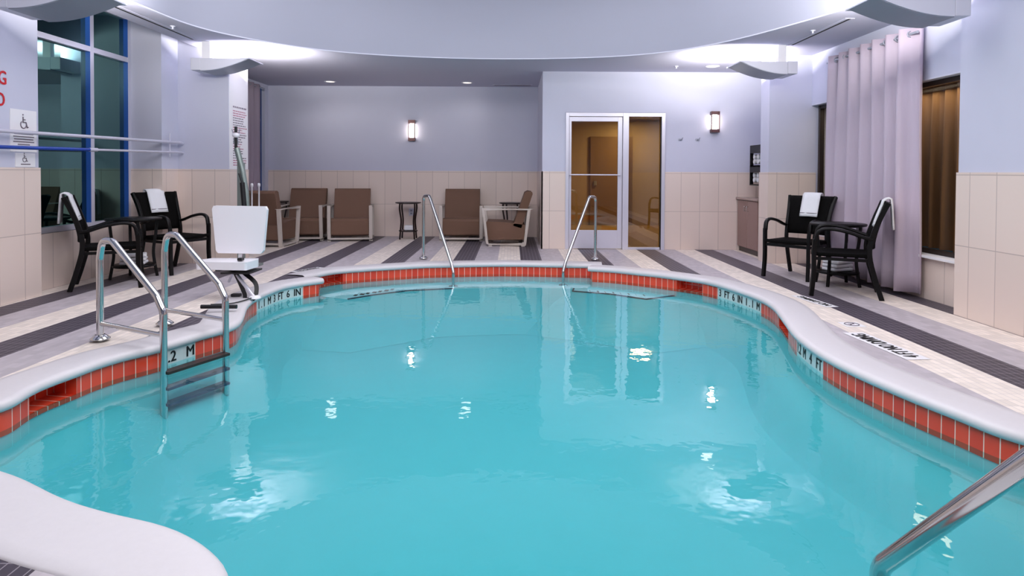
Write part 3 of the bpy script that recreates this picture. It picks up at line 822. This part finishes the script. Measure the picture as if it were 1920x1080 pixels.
# ------------------------------------------------------------------ black dining armchairs
def towel_over(t, w, x0, z, front, back, yt, label, rec=0.16, yb=.0):
    pass
def make_black_chair():
    t = thing('black_armchair', 'x', 'chair', group='black rattan armchairs at the bistro tables')
    W = .27
    # rear legs: floor -> seat -> back, splayed
    for sx in (-1, 1):
        MB().bar(catmull([(sx*.25, .36, 0), (sx*.25, .30, .2), (sx*.25, .25, .42), (sx*.25, .26, .58), (sx*.262, .33, .80), (sx*.285, .40, .965)], 5), .034, .046).build('rear_leg', M_black, t, bevel=.005)
        MB().bar(catmull([(sx*.27, -.27, 0), (sx*.265, -.25, .22), (sx*.265, -.25, .45), (sx*.27, -.24, .58)], 5), .038, .042).build('front_leg', M_black, t, bevel=.006)
        MB().sweep(catmull([(sx*.27, -.235, .56), (sx*.272, -.21, .655), (sx*.275, -.12, .69), (sx*.275, .05, .665), (sx*.27, .20, .615), (sx*.255, .27, .60)], 6),
                   [(.028*math.cos(a*.785), .018*math.sin(a*.785)) for a in range(8)], smooth=True).build('armrest', M_black, t)
    vs = []; fs = []; n = 10; m = 10
    for i in range(n+1):
        for j in range(m+1):
            u = i/n-.5; v = j/m
            vs.append((u*.52, -.27+v*.53, .445-.018*math.sin(v*math.pi)*math.cos(u*math.pi)+(.012 if j == 0 else 0)))
    fs = [(i*(m+1)+j, (i+1)*(m+1)+j, (i+1)*(m+1)+j+1, i*(m+1)+j+1) for i in range(n) for j in range(m)]
    o = MB().add(vs, fs, True).build('seat', M_weave, t); sd = o.modifiers.new('s', 'SOLIDIFY'); sd.thickness = .035; sd.offset = -1
    mb = MB(); mb.bar([(-.27, -.25, .39), (.27, -.25, .39)], .024, .034); mb.bar([(-.255, .25, .39), (.255, .25, .39)], .02, .025)
    for sx in (-1, 1): mb.bar([(sx*.265, -.25, .385), (sx*.25, .26, .385)], .02, .03)
    mb.build('seat_rail', M_black, t)
    vs = []; n = 8; m = 10
    for i in range(n+1):
        for j in range(m+1):
            u = (i/n-.5)*2; v = j/m; z_ = .50+v*.465
            y_ = .262+.14*max(0, (v-.1))**1.3+.035*(1-u*u)
            vs.append((u*(.235+.045*v*v), y_, z_+.0*u))
    fs = [(i*(m+1)+j, (i+1)*(m+1)+j, (i+1)*(m+1)+j+1, i*(m+1)+j+1) for i in range(n) for j in range(m)]
    o = MB().add(vs, fs, True).build('backrest', M_weave, t); sd = o.modifiers.new('s', 'SOLIDIFY'); sd.thickness = .03; sd.offset = 0
    return t
def frame_from(pos, facing):
    return math.atan2(facing[0], -facing[1])     # local -Y is the front
def towel(loc, rz, label, x0=0.0, w=.2, fl_=.26, bl=.30, slant=.0):
    """a towel folded over the top of a chair back, in the chair's own frame"""
    t = thing('draped_towel', label, 'towel', loc, rz, 'white towels draped over the black chairs')
    path = []
    # down the front of the back, over the top, down behind
    for k_ in range(8):
        v = k_/7; zz = .978-fl_*(1-v)
        vv = max(0, (min(zz, .965)-.50)/.465); yy = .262+.14*max(0, vv-.1)**1.3+.035-.03
        path.append((yy-.012, zz))
    path += [(.405, 1.0), (.425, 1.005), (.445, .995)]
    for k_ in range(1, 8):
        v = k_/7; path.append((.448+.02*v, .99-bl*v))
    vs = []; nx = 6
    for i in range(nx+1):
        u = i/nx-.5
        for (y_, z_) in path:
            vs.append((x0+u*w+slant*(.99-z_), y_+.004*math.sin(u*9), z_-.006*abs(u)))
    k_ = len(path)
    fs = [(i*k_+j, (i+1)*k_+j, (i+1)*k_+j+1, i*k_+j+1) for i in range(nx) for j in range(k_-1)]
    o = MB().add(vs, fs, True).build('cloth', M_towel, t); sd = o.modifiers.new('s', 'SOLIDIFY'); sd.thickness = .016; sd.offset = 0
    vb = []
    for i in range(nx+1):
        u = i/nx-.5; y_, z_ = path[1]
        vb += [(x0+u*w+slant*(.99-z_), y_-.0095, z_), (x0+u*w+slant*(.99-z_), y_-.0095, z_+.008)]
    MB().add(vb, [(2*i, 2*i+2, 2*i+3, 2*i+1) for i in range(nx)]).build('woven_stripe', M_greyink, t)
    return t
bc = make_black_chair()
chairs = [((3.44, 7.72), (-.77, -.64), 'black armchair facing the pool with a folded towel on its back, by the pilaster', 'white towel folded over the chair back in front of the pilaster', .0, .22),
          ((3.42, 6.64), (-.90, .43), 'black armchair seen side-on in front of the mauve curtain', 'white towel hanging behind the chair back against the mauve curtain', .0, .16),
          ((-4.29, 6.87), (.88, .47), 'black armchair seen side-on in front of the tall dark window', 'white towel hanging over the chair back in front of the dark window', .0, .18),
          ((-4.15, 7.90), (.91, -.42), 'black armchair beside the lilac column, its back toward the window', 'white towel folded over the chair back beside the lilac column', .0, .22)]
for i, (p, fc, lab, tl, x0, w_) in enumerate(chairs):
    rz = frame_from(p, fc)
    if i == 0: bc.location = (*p, 0); bc.rotation_euler = (0, 0, rz); bc['label'] = lab
    else: dup(bc, (*p, 0), rz, lab)
    towel((*p, 0), rz, tl, x0, w_)

def bistro(loc, label, tlabs):
    t = thing('bistro_table', label, 'table', (*loc, 0), group='round black bistro tables')
    MB().lathe([(0, .66), (.25, .66), (.285, .668), (.292, .68), (.288, .692), (0, .694)], seg=40).build('table_top', M_black, t)
    for a in (40, 130, 220, 310):
        c, s = math.cos(R(a)), math.sin(R(a))
        MB().bar(catmull([(.24*c, .24*s, 0), (.215*c, .215*s, .15), (.2*c, .2*s, .3), (.225*c, .225*s, .5), (.24*c, .24*s, .665)], 5), .03, .03).build('leg', M_black, t, bevel=.005)
    MB().lathe([(0, .135), (.22, .135), (.225, .15), (.22, .16), (0, .162)], seg=32).build('shelf', M_black, t)
    for k_, lb in enumerate(tlabs):
        w = thing('folded_towel', lb, 'towel', (loc[0], loc[1], .162+k_*.042), .3+.1*k_, 'folded towels on the bistro table shelves')
        MB().box((-.13, -.10, 0), (.13, .10, .036)).build('cloth', M_towel, w, bevel=.014, seg=3)
    return t
bistro((3.66, 7.17), 'round black bistro table between the two black chairs by the mauve curtain',
       ['lowest folded towel on the bistro shelf by the mauve curtain', 'middle folded towel on the bistro shelf by the mauve curtain', 'topmost folded towel on the bistro shelf by the mauve curtain'])
bistro((-4.36, 7.37), 'round black bistro table between the two black chairs by the dark window',
       ['lowest folded towel on the bistro shelf by the dark window', 'middle folded towel on the bistro shelf by the dark window', 'topmost folded towel on the bistro shelf by the dark window'])

# ------------------------------------------------------------------ brown lounge armchairs
def make_lounge():
    t = thing('lounge_armchair', 'x', 'armchair', group='brown lounge armchairs in the alcove')
    W = .36
    for sx in (-1, 1):
        pts = [(sx*W, -.40, .62), (sx*W, -.33, .035), (sx*W, .30, .035), (sx*W, .37, .62)]
        MB().sweep([pts[0], pts[1], pts[2], pts[3]], [(-.022, -.03), (.022, -.03), (.022, .03), (-.022, .03)], True, up=(1, 0, 0)).build('side_frame', M_frame, t, bevel=.004)
        mb = MB()
        for y in (-.28, .27): mb.box((sx*W-.03, y-.03, 0), (sx*W+.03, y+.03, .02))
        mb.build('foot', M_dark if False else M_frame, t)
    mb = MB(); mb.bar([(-W, -.33, .05), (W, -.33, .05)], .04, .03); mb.bar([(-W, .28, .05), (W, .28, .05)], .04, .03)
    mb.build('cross_rail', M_frame, t)
    MB().prism([(-.37, .12), (-.37, .36), (-.34, .41), (-.1, .405), (.30, .36), (.30, .11), (-.3, .10)], -.325, .325, axis='X').build('seat', M_brown, t, bevel=.018, seg=3)
    MB().prism([(.10, .34), (.24, .30), (.43, .88), (.42, .915), (.35, .925), (.30, .90)], -.325, .325, axis='X').build('backrest', M_brown, t, bevel=.018, seg=3)
    return t
lc = make_lounge()
lounges = [((-3.79, 11.72), R(5), 'brown armchair in the far left corner of the alcove, side table at its side'),
           ((-2.93, 11.68), R(10), 'brown armchair against the alcove wall under the sconce, left of the small table'),
           ((-.92, 11.78), R(2), 'brown armchair against the alcove wall just beyond the left pool handrail'),
           ((-.08, 11.10), R(-90), 'brown armchair turned side-on at the alcove return wall'),
           ((-4.09, 10.72), R(175), 'brown armchair seen from behind, beside the white lift seat')]
for i, (p, rz, lab) in enumerate(lounges):
    if i == 0: lc.location = (*p, 0); lc.rotation_euler = (0, 0, rz); lc['label'] = lab
    else: dup(lc, (*p, 0), rz, lab)
def make_side():
    t = thing('side_table', 'x', 'side table', group='small dark side tables in the alcove')
    MB().lathe([(0, .655), (.2, .655), (.235, .662), (.24, .672), (.236, .682), (0, .684)], seg=36).build('table_top', M_dwood, t)
    for a in (20, 110, 200, 290):
        c, s = math.cos(R(a)), math.sin(R(a))
        MB().bar(catmull([(.19*c, .19*s, 0), (.175*c, .175*s, .16), (.16*c, .16*s, .35), (.195*c, .195*s, .55), (.19*c, .19*s, .66)], 5), .02, .022).build('leg', M_dwood, t)
    MB().lathe([(0, .14), (.17, .14), (.175, .15), (.17, .162), (0, .163)], seg=30).build('shelf', M_dwood, t)
    return t
st = make_side()
sides = [((-1.92, 11.85), 'small dark side table standing alone under the wall sconce'), ((-4.42, 11.96), 'small dark side table in the corner between two brown armchairs'),
         ((.0, 11.93), 'small dark side table behind the side-on brown armchair')]
for i, (p, lab) in enumerate(sides):
    if i == 0: st.location = (*p, 0); st.rotation_euler = (0, 0, .45); st['label'] = lab
    else: dup(st, (*p, 0), .2, lab)
w = thing('folded_towel', 'white folded towel on the shelf of the lone side table', 'towel', (-1.9, 11.85, .163), .1)
MB().box((-.09, -.08, 0), (.09, .08, .09)).build('cloth', M_towel, w, bevel=.02, seg=3)
t = thing('power_outlet', 'grey power outlet plate on the tile behind the lone side table', 'outlet', (-1.93, 12.288, .47))
MB().box((-.05, -.01, -.07), (.05, 0, .07)).build('plate', M_fix, t, bevel=.004)
MB().box((-.02, -.013, .01), (.02, -.009, .045)).box((-.02, -.013, -.045), (.02, -.009, -.01)).build('socket', M_fixd, t)

# ------------------------------------------------------------------ cabinet and towel shelf
t = thing('base_cabinet', 'mauve-brown two-door cabinet in the niche beyond the pilaster', 'cabinet', (3.66, 0, 0))
MB().box((0.012, 9.5, .08), (.42, 10.36, .83)).build('body', M_cab, t)
MB().box((.03, 9.52, 0), (.42, 10.36, .08)).build('plinth', M_bsill, t)
MB().box((-.03, 9.46, .83), (.42, 10.38, .862)).build('counter_top', mat('cabinet_top', (150, 128, 122), .25), t, bevel=.004)
for y0, y1, hy in ((9.51, 9.925, 9.88), (9.935, 10.35, 9.98)):
    d = MB().box((-.006, y0, .09), (.012, y1, .82)).build('door', M_cab, t, bevel=.003)
    MB().tube(fillet([(-.006, hy, .73), (-.035, hy, .73), (-.035, hy, .66), (-.006, hy, .66)], .01), .006, 8).build('handle', M_chrome, d)
SX0 = 3.72
t = thing('towel_shelf', 'black wall shelf unit holding rolled towels beside the pilaster', 'shelf', (SX0, 9.3, 1.06))
mb = MB().box((.36, 0, 0), (.38, .72, .6)); mb.build('back_panel', M_black, t)
for z_ in (0.0, .29): MB().box((0, 0, z_), (.38, .72, z_+.02)).build('shelf', M_black, t)
MB().box((0, 0, .50), (.38, .72, .62)).build('top', M_black, t)
MB().box((0, 0, .2), (.03, .72, .31)).build('rail', M_black, t)
for y in (0, .70): MB().box((.0, y, 0), (.05, y+.02, .6)).build('side_panel', M_black, t)
tw0 = None
for k_, (y, z_) in enumerate([(y, z_) for z_ in (1.145, 1.22, 1.43, 1.505) for y in (9.43, 9.60, 9.77, 9.93)]):
    row = {1.145: 'bottom row of the lower shelf', 1.22: 'top row of the lower shelf', 1.43: 'bottom row of the upper shelf', 1.505: 'top row of the upper shelf'}[z_]
    pos = ['nearest the pilaster', 'second from the pilaster', 'third from the pilaster', 'nearest the door wall'][k_ % 4]
    o = MB().tube([(-.16, 0, 0), (-.157, 0, 0), (.157, 0, 0), (.16, 0, 0)], .036, 14).build('rolled_towel', M_towel)
    o.location = (SX0+.19, y, z_); tag(o, 'rolled white towel, '+row+', '+pos, 'towel', 'rolled towels on the black shelf')

# ------------------------------------------------------------------ rails
# ladder
t = thing('pool_ladder', 'polished steel pool ladder with two looped handrails and dark treads', 'ladder')
def hr(foot, n_, rad=.024):
    x, y = foot; nx, ny = n_
    P = lambda d, z_: (x+nx*d, y+ny*d, z_)
    pts = [P(0, 0), P(0, .5), P(.0, .66), P(.06, .80), P(.19, .765), P(.62, .36), P(.665, .26), P(.67, .1), P(.67, -.5)]
    pts = [P(0, 0), P(0, .60), P(.03, .735), P(.14, .735), P(.60, .38), P(.665, .28), P(.67, -.45)]
    return fillet(pts, .085, 6), P
nrm = (.912, -.41)
feet = [tuple(G(188, 640)), tuple(G(309, 611))]
Ps = []
for f_ in feet:
    pth, P = hr(f_, nrm); Ps.append(P)
    MB().tube(pth, .024, 16).build('handrail', M_chrome, t)
    MB().lathe([(.024, .03), (.034, .03), (.055, .012), (.066, .004), (.066, 0), (.02, 0)], (f_[0], f_[1], .02 if True else 0)).build('flange', M_chrome, t)
    MB().tube([P(0, .13), P(.668, .115)], .017, 12).build('cross_tube', M_chrome, t)
for z_ in (-.14, -.25, -.36):
    a, c = Vector(Ps[0](.675, z_)), Vector(Ps[1](.675, z_))
    MB().bar([a, c], .075, .018).build('tread', M_bsill if z_ > -.2 else M_nos, t)
# bay handrails
def bay_rail(foot, wat, label):
    t = thing('entry_handrail', label, 'handrail', group='steel handrails at the entry steps')
    a = Vector((*foot, 0)); w_ = Vector((*wat, 0)); d = (w_-a)
    P = lambda u, z_: tuple(a+d*u+Vector((0, 0, z_)))
    pts = [P(0, 0), P(0.0, .80), P(.02, .90), P(.16, .90), P(.26, .80), P(.93, .06), P(1.0, -.05), P(1.0, -.24)]
    pts = [P(0, 0), P(0.0, .90), P(.2, .91), P(.93, .06), P(1.0, -.06), P(1.0, -.24)]
    MB().tube(fillet(pts, .07, 6), .021, 14).build('rail', M_chrome, t)
    MB().lathe([(.021, .03), (.03, .03), (.05, .012), (.06, .004), (.06, 0)], (a.x, a.y, .018)).build('flange', M_chrome, t)
    MB().lathe([(.021, .02), (.05, .012), (.06, 0)], (w_.x, w_.y, -.24)).build('flange', M_chrome, t)
q1, q2 = G(794, 486), G(850, 524, ZW)
bay_rail(q1, q2, 'steel entry handrail in front of the small side table')
q1, q2 = G(1116, 488), G(1056, 522, ZW)
bay_rail(q1, q2, 'steel entry handrail in front of the glass door')
# near rail
t = thing('pool_handrail', 'polished steel handrail close to the camera, cut by the lower frame corner', 'handrail')
def at(px, py, Y): 
    d = CM.to_3x3() @ Vector(((px-960)/F, (PPY-py)/F, -1.0)); k_ = Y/d.y; return Vector((0, 0, H))+d*k_
A = at(1650, 1062, 1.62); B = at(1900, 884, 1.38)
up = (B-A)
MB().tube(fillet([(A.x-.01, A.y+.01, -.5), A, A+up*1.9, (A.x+up.x*2.0, A.y+up.y*2.0, .02)], .07, 8), .0235, 24).build('rail', M_chrome, t)
e_ = A+up*2.0
MB().lathe([(.024, .03), (.034, .03), (.055, .012), (.066, 0)], (e_.x, e_.y, .002)).build('flange', M_chrome, t)

# ------------------------------------------------------------------ pool lift
LX, LY = G(447, 560).x, 6.32
t = thing('pool_lift_chair', 'white plastic pool lift seat with black straps on the pool edge', 'lift chair', (-2.78, 6.35, 0))
s6 = 1200/6.35
def lx(px): return (px-960)/s6+2.78
def lz(py): return H-(py-320.5)/s6
mb = MB()
poly = [(lx(397), lz(392)), (lx(400), lz(386)), (lx(497), lz(387)), (lx(500), lz(393)), (lx(493), lz(470)), (lx(488), lz(476)), (lx(408), lz(475)), (lx(404), lz(470))]
mb.prism(poly, .0, .05, axis='Y'); mb.build('backrest', M_white, t, bevel=.015, seg=3)
mb = MB().prism([(lx(388), -.24), (lx(383), -.1), (lx(396), .04), (lx(482), .04), (lx(487), -.05), (lx(483), -.28)], lz(503)+.02, lz(486)+.005)
mb.build('seat', M_white, t, bevel=.028, seg=4)
mb = MB(); mb.box((lx(443), .04, lz(500)), (lx(450), .08, lz(472))); mb.build('back_bracket', M_chrome, t)
q = G(478, 563); fx_, fy_ = q.x+2.78, q.y-6.35
MB().tube([(lx(442), -.1, lz(500)), (fx_, fy_, .02)], .018, 10).build('support_tube', M_alu, t)
MB().tube([(lx(450), -.12, lz(500)), (lx(430), -.02, lz(528))], .012, 8).build('brace', M_alu, t)
MB().lathe([(.02, .03), (.05, .02), (.055, 0)], (fx_, fy_, .02)).build('base_flange', M_white, t)
for p in ((427, 500), (467, 481)):
    MB().cbox((lx(p[0]), -.2, lz(p[1])), (.05, .06, .03)).build('buckle', M_blackp, t, bevel=.008)
MB().bar([(lx(436), -.12, lz(505)), (lx(489), -.12, lz(505))], .3, .014).build('belt', M_blackp, t)
MB().bar(catmull([(lx(452), -.14, lz(508)), (lx(462), -.16, lz(525)), (lx(474), -.2, lz(545)), (lx(477), -.22, lz(553)), (lx(490), -.22, lz(553)), (lx(495), -.2, lz(543)), (lx(490), -.16, lz(525)), (lx(466), -.12, lz(508))], 5), .04, .006, up=(0, 1, 0)).build('strap', M_blackp, t)
fz = .06
fa, fb = G(377, 575, fz), G(444, 575, fz)
MB().tube([(fa.x+2.78, fa.y-6.35, fz), (fb.x+2.78, fb.y-6.35, fz)], .018, 12).build('footrest_bar', M_blackp, t)
q1, q2 = G(412, 571, .02), G(474, 560, .02)
MB().tube(catmull([(G(395, 571, .03).x+2.78, G(395, 571, .03).y-6.35, .03), (q1.x+2.9, q1.y-6.33, .03), (q2.x+2.78, q2.y-6.35, .03)], 5), .006, 8).build('cable', M_blackp, t)
q = G(443, 555, .02); MB().cbox((q.x+2.78, q.y-6.35, .03), (.09, .06, .03)).build('pedal', M_blackp, t, bevel=.008)
# mast
MX, MY = (450-960)/(1200/8.2), 8.2; sm_ = 1200/8.2
t = thing('lift_mast', 'grey lift post with an inclined arm and black actuator behind the white seat', 'hoist', (MX, MY, 0))
def mz(py): return H-(py-320.7)/sm_
MB().box((-.04, 0, 0), (.035, .08, mz(305))).build('post', M_gpost, t, bevel=.006)
MB().box((-.2, -.1, 0), (.2, .25, .03)).build('base_plate', M_gpost, t, bevel=.005)
MB().tube([(-.02, -.05, mz(278)), (.05, -.05, mz(318)), (.10, -.05, mz(362)), (.12, -.05, mz(420))], .035, 12).build('inclined_arm', M_gpost, t)
MB().tube([(.03, -.1, mz(325)), (.075, -.1, mz(345))], .012, 8).tube([(.07, -.1, mz(342)), (.1, -.1, mz(395)), (.11, -.1, mz(430))], .03, 12).build('actuator', M_blackp, t)
MB().lathe([(0, .04), (.04, .02), (.045, 0), (.04, -.02), (0, -.04)], (-.03, -.05, mz(254))).build('knob', M_white, t)
MB().tube([(-.03, -.05, mz(238)), (-.03, -.05, mz(278))], .018, 10).build('head', M_blackp, t)
mb = MB()
MB().tube([(-.08, -.05, mz(243)), (-.05, -.05, mz(258)), (-.06, -.05, mz(270))], .006, 6).tube([(.02, -.05, mz(243)), (-.01, -.05, mz(258)), (0, -.05, mz(272))], .006, 6).build('clamp', M_fixd, t)
# slim white stands behind
for px, lab in ((472, 'slim white stand pole next to the grey lift post, the near one'), (478, 'slim white stand pole touching the brown armchair back')):
    x = (px-960)/(1200/9.6)
    o = MB().lathe([(0, 0), (.06, 0), (.06, .015), (.012, .03), (.012, 1.0), (.022, 1.01), (.022, 1.05), (0, 1.06)], seg=14).build('stand_pole', M_white)
    o.location = (x, 9.6 if px == 472 else 9.75, 0); tag(o, lab, 'pole', 'slim stand poles by the curtain')

# ------------------------------------------------------------------ lights
def area_light(name, loc, rot, sx, sy, e_, col=(1, 1, 1)):
    l = bpy.data.lights.new(name, 'AREA'); l.shape = 'RECTANGLE'; l.size = sx; l.size_y = sy; l.energy = e_; l.color = col
    o = bpy.data.objects.new(name, l); COL.objects.link(o); o.location = loc; o.rotation_euler = rot; return o
area_light('recess_fill', (0, 5.2, 4.25), (0, 0, 0), 5.0, 5.0, 250, (1, .975, .985))  # added soft fill under the recess top, no fixture modelled
area_light('recess_fill', (0, .5, 3.95), (R(64), 0, 0), 4.0, 1.2, 215, (1, .97, .96))  # added tilted fill, evens the frontal light toward the alcove
area_light('corridor_lamp', (2.9, 14.3, 2.48), (0, 0, 0), .4, .4, 85, (1, .91, .74)); area_light('corridor_lamp', (3.6, 11.6, 2.48), (0, 0, 0), .4, .4, 45, (1, .91, .74))
area_light('drape_fill', (4.36, 7.2, 2.12), (0, R(0), 0), .16, 2.6, 16, (1, .85, .65)); area_light('drape_fill', (4.36, 5.69, 1.3), (R(90), 0, 0), .14, 1.5, 8, (1, .85, .65))  # hidden strips added between glass and drape to brighten the drape
W = bpy.data.worlds.new('night'); S.world = W; W.use_nodes = True
W.node_tree.nodes['Background'].inputs[0].default_value = (.02, .06, .10, 1); W.node_tree.nodes['Background'].inputs[1].default_value = .6

S.view_settings.view_transform = 'Standard'; S.view_settings.look = 'None'; S.view_settings.gamma = 1; S.view_settings.use_curve_mapping = False
S.view_settings.exposure = -0.17
S.cycles.use_denoising = True
S.cycles.max_bounces = 10; S.cycles.diffuse_bounces = 5; S.cycles.transparent_max_bounces = 12
S.cycles.caustics_reflective = False; S.cycles.caustics_refractive = False
S.cycles.sample_clamp_indirect = 6
